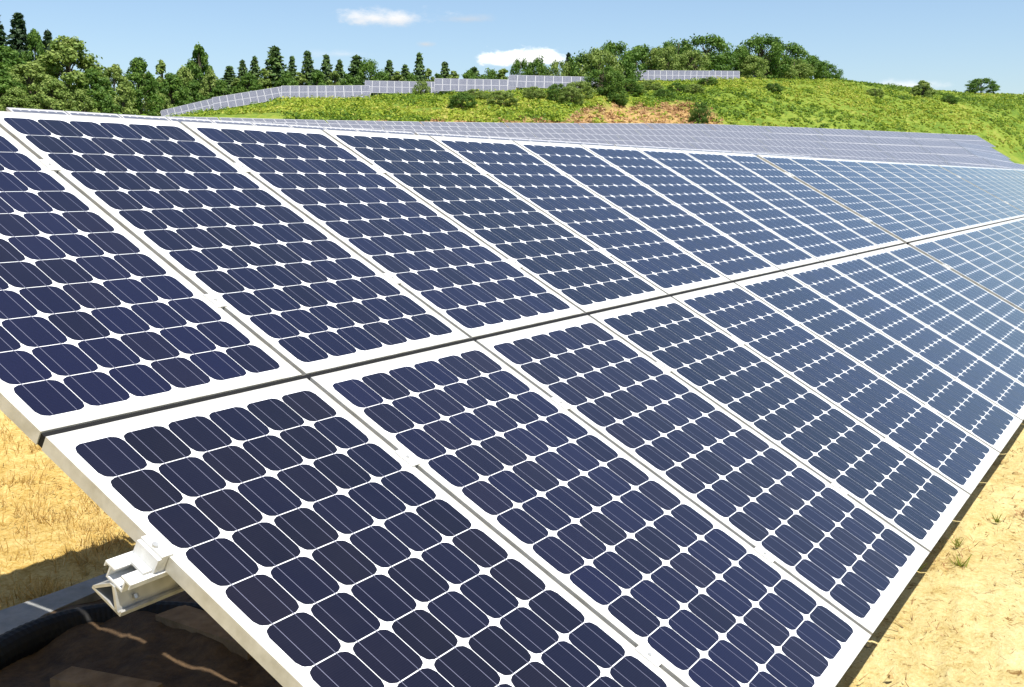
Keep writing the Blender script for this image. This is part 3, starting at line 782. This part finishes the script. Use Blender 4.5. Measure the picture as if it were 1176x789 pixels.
# ------------------------------------------------------------------ near ground
def near_cover():
    global rng
    rng = np.random.default_rng(5)
    # straw stubble on the left, thick and golden
    n = 90000
    x = rng.uniform(.2, 8, n); y = rng.uniform(1.55, 9, n)
    keep = rng.random(n) < np.clip(1.5-.12*(y-1.5), .25, 1)
    cl = np.sin(x*5.1+1.7*np.sin(y*3))+np.sin(y*6.3+2*np.sin(x*2.2))
    keep &= (rng.random(n) < .62+.2*cl); x, y, cl = x[keep], y[keep], cl[keep]
    z = np.array([zb(q) for q in y]); base = np.stack([x, y, z], 1); n = len(x)
    lying = rng.random(n) < .7
    a = rng.uniform(0, 6.28, n); ln = rng.uniform(.02, .075, n)
    lean = np.stack([np.cos(a)*ln, np.sin(a)*ln, np.zeros(n)], 1)*np.where(lying, 1, .35)[:, None]
    h = np.where(lying, rng.uniform(.005, .025, n), rng.uniform(.02, .07, n))
    tag(obj('dry_straw', blades('dry_straw', base, h, lean, rng.uniform(.003, .008, n), np.clip(.5+.2*cl+rng.normal(0, .25, n), 0, 1), M['straw'])), 'golden dry straw stubble on the ground left of the near array', 'straw', kind='stuff')
    n = 15000
    tx = rng.uniform(.3, 6, 500); ty = rng.uniform(1.5, 4.5, 500); ti = rng.integers(0, 500, n)
    x = tx[ti]+rng.normal(0, .035, n); y = ty[ti]+rng.normal(0, .035, n)
    base = np.stack([x, y, np.array([zb(q) for q in y])], 1); a = rng.uniform(0, 6.28, n); ln = rng.uniform(.01, .06, n)
    lean = np.stack([np.cos(a)*ln, np.sin(a)*ln, np.zeros(n)], 1)
    tag(obj('dry_grass', blades('dry_grass', base, rng.uniform(.025, .085, n), lean, rng.uniform(.003, .006, n), rng.uniform(.1, 1, n), M['straw'])), 'upright tufts of dry grass along the edge of the shade', 'dry grass', kind='stuff')
    # twigs, stalks and crumbs on the pale soil at the right
    n = 5200
    x = rng.uniform(1.8, 16, n); y = rng.uniform(-4.5, -.95, n)
    base = np.stack([x, y, np.full(n, Z0+.004)], 1); a = rng.normal(.6, 1.0, n); ln = rng.uniform(.01, .07, n)**1.0
    lean = np.stack([np.cos(a)*ln, np.sin(a)*ln, np.zeros(n)], 1)
    tag(obj('plant_litter', blades('plant_litter', base, rng.uniform(.003, .02, n), lean, rng.uniform(.003, .007, n), rng.uniform(0, 1, n), M['twig'])), 'small brown twigs and stalks scattered over the pale soil', 'litter', kind='stuff')
    n = 9000; k = 170
    kx = rng.uniform(1.9, 14, k); ky = rng.uniform(-4.2, -1.1, k); kr = rng.uniform(.02, .11, k); ti = rng.integers(0, k, n)
    x = kx[ti]+rng.normal(0, 1, n)*kr[ti]; y = ky[ti]+rng.normal(0, .6, n)*kr[ti]
    base = np.stack([x, y, np.full(n, Z0+.006)], 1); a = rng.uniform(0, 6.28, n); ln = rng.uniform(.008, .05, n)
    lean = np.stack([np.cos(a)*ln, np.sin(a)*ln, np.zeros(n)], 1)
    tag(obj('dead_stalks', blades('dead_stalks', base, rng.uniform(.003, .03, n), lean, rng.uniform(.003, .007, n), rng.uniform(0, .9, n), M['brush'])), 'small heaps of brown dead stalks lying on the pale soil', 'dead stalks', kind='stuff')
    m = MB()
    for i in range(700):
        cx, cy = rng.uniform(1.8, 12), rng.uniform(-4.2, -.9); s = rng.uniform(.004, .014)*(1 if rng.random() < .95 else 1.9)
        vs = [Vector((cx+s*math.cos(k*1.257+i)*rng.uniform(.7, 1.3), cy+s*math.sin(k*1.257+i)*rng.uniform(.7, 1.3), Z0-.004)) for k in range(5)]
        vs += [Vector((cx+(v.x-cx)*.65, cy+(v.y-cy)*.65, Z0+s*rng.uniform(.4, .8))) for v in vs]
        m.add(vs, [(k, (k+1) % 5, 5+(k+1) % 5, 5+k) for k in range(5)]+[(5, 6, 7, 8, 9)])
    tag(obj('soil_crumbs', m.mesh('soil_crumbs', [M['clod']])), 'crumbs and small clods of pale dry soil', 'soil crumbs', kind='stuff')
    # little green weeds, each rooted in the soil
    spots = [((1128,522),.10,'yellow green weed tuft beside the edge of the array at the right'), ((1050,655),.09,'thin green weed with two stems in the pale soil'),
             ((1102,652),.07,'small green sprout among twigs right of the thin weed'), ((1100,628),.06,'low olive weed in front of the twig heap'), ((1160,470),.09,'weed tuft high up at the right edge'),
             ((1146,600),.05,'tiny weed near the right edge of the pale soil')]
    pr = None
    for (px, py), s, lab in spots:
        p = on_ground(px, py, Z0)
        k = 26; base = np.zeros((k, 3)); aa = rng.uniform(0, 6.28, k)
        base[:, 0] = rng.normal(0, .12, k)*s; base[:, 1] = rng.normal(0, .12, k)*s
        lean = np.stack([np.cos(aa), np.sin(aa), np.zeros(k)], 1)*rng.uniform(.2, .75, (k, 1))*s
        me = blades('weed', base, rng.uniform(.3, 1, k)*s, lean, rng.uniform(.06, .13, k)*s, rng.uniform(.1, 1, k), M['weed'])
        o = obj('weed', me); o.location = p; tag(o, lab, 'weed', 'weeds in the pale soil')
near_cover()

# ------------------------------------------------------------------ things under the near array
def under():
    # long curved concrete kerb on the ground behind the front rail
    m = MB(); zt = Z0+.09
    up_ = [(-60, 722), (0, 701), (60, 681), (120, 659), (190, 640), (260, 634)]
    lo_ = [(-60, 790), (0, 742), (50, 706), (112, 679), (190, 660), (260, 652)]
    U = [on_ground(*q, zt) for q in up_]; W = [on_ground(*q, zt) for q in lo_]
    for i in range(len(U)-1):
        a, b, c, d = U[i], U[i+1], W[i+1], W[i]
        dn = Vector((0, 0, -.16))
        m.add([a, b, c, d, a+dn, b+dn, c+dn, d+dn], ((0, 3, 2, 1), (3, 7, 6, 2), (0, 1, 5, 4))+(((0, 4, 7, 3),) if i == 0 else ())+(((1, 2, 6, 5),) if i == len(U)-2 else ()))
    tag(obj('concrete_kerb', m.mesh('concrete_kerb', [M['concrete']])), 'curved grey concrete kerb on the shaded ground under the near array', 'kerb')
    # black drain pipe, ribbed, bending below the bracket
    c0 = on_ground(-70, 800, Z0+.09); c1 = on_ground(70, 690, Z0+.09); c2 = on_ground(170, 700, Z0+.08); c3 = on_ground(380, 730, Z0+.05)
    pts = []
    for t in np.linspace(0, 1, 110):
        a = (1-t)**3; b = 3*t*(1-t)**2; c = 3*t*t*(1-t); d = t**3
        pts.append(c0*a+c1*b+c2*c+c3*d)
    m = MB(); m.tube(pts, [.060+.002*(k % 2) for k in range(110)], 16)
    tag(obj('drain_pipe', m.mesh('drain_pipe', [M['black']], False)), 'black ribbed pipe lying in the shade below the rail bracket', 'pipe')
    # weathered boards on the ground
    # low heap of brown soil, added and coloured dark to deepen the shade
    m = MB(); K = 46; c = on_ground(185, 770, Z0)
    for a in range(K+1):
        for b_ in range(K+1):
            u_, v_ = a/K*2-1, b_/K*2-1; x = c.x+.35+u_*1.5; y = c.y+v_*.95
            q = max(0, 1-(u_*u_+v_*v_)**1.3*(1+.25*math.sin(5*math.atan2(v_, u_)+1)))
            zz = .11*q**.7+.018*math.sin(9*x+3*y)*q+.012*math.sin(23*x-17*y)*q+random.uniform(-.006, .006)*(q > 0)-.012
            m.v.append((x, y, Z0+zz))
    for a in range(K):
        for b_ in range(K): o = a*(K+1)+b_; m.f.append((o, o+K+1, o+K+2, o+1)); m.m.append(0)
    tag(obj('shade_soil_heap', m.mesh('shade_soil_heap', [M['dug']], True)), 'low heap of brown soil coloured dark to deepen the shade under the near array', 'soil heap')
    for (a, b, w, lab) in (((70, 772), (175, 792), .10, 'weathered board on the shaded ground at the bottom edge'),
                           ((195, 700), (300, 735), .13, 'grey board on the shaded ground beside the frame edge')):
        A = on_ground(*a, Z0+.13); B = on_ground(*b, Z0+.13); d = (B-A).normalized(); n = Vector((0, 0, 1)).cross(d)*w/2
        m = MB(); dn = Vector((0, 0, -.05))
        v = [A-n, B-n, B+n, A+n]; m.add(v+[q+dn for q in v], ((0, 1, 2, 3), (0, 4, 5, 1), (1, 5, 6, 2), (2, 6, 7, 3), (3, 7, 4, 0)))
        tag(obj('wooden_board', m.mesh('wooden_board', [M['wood']])), lab, 'board', 'boards on the shaded ground')
under()
S.render.engine = 'CYCLES'
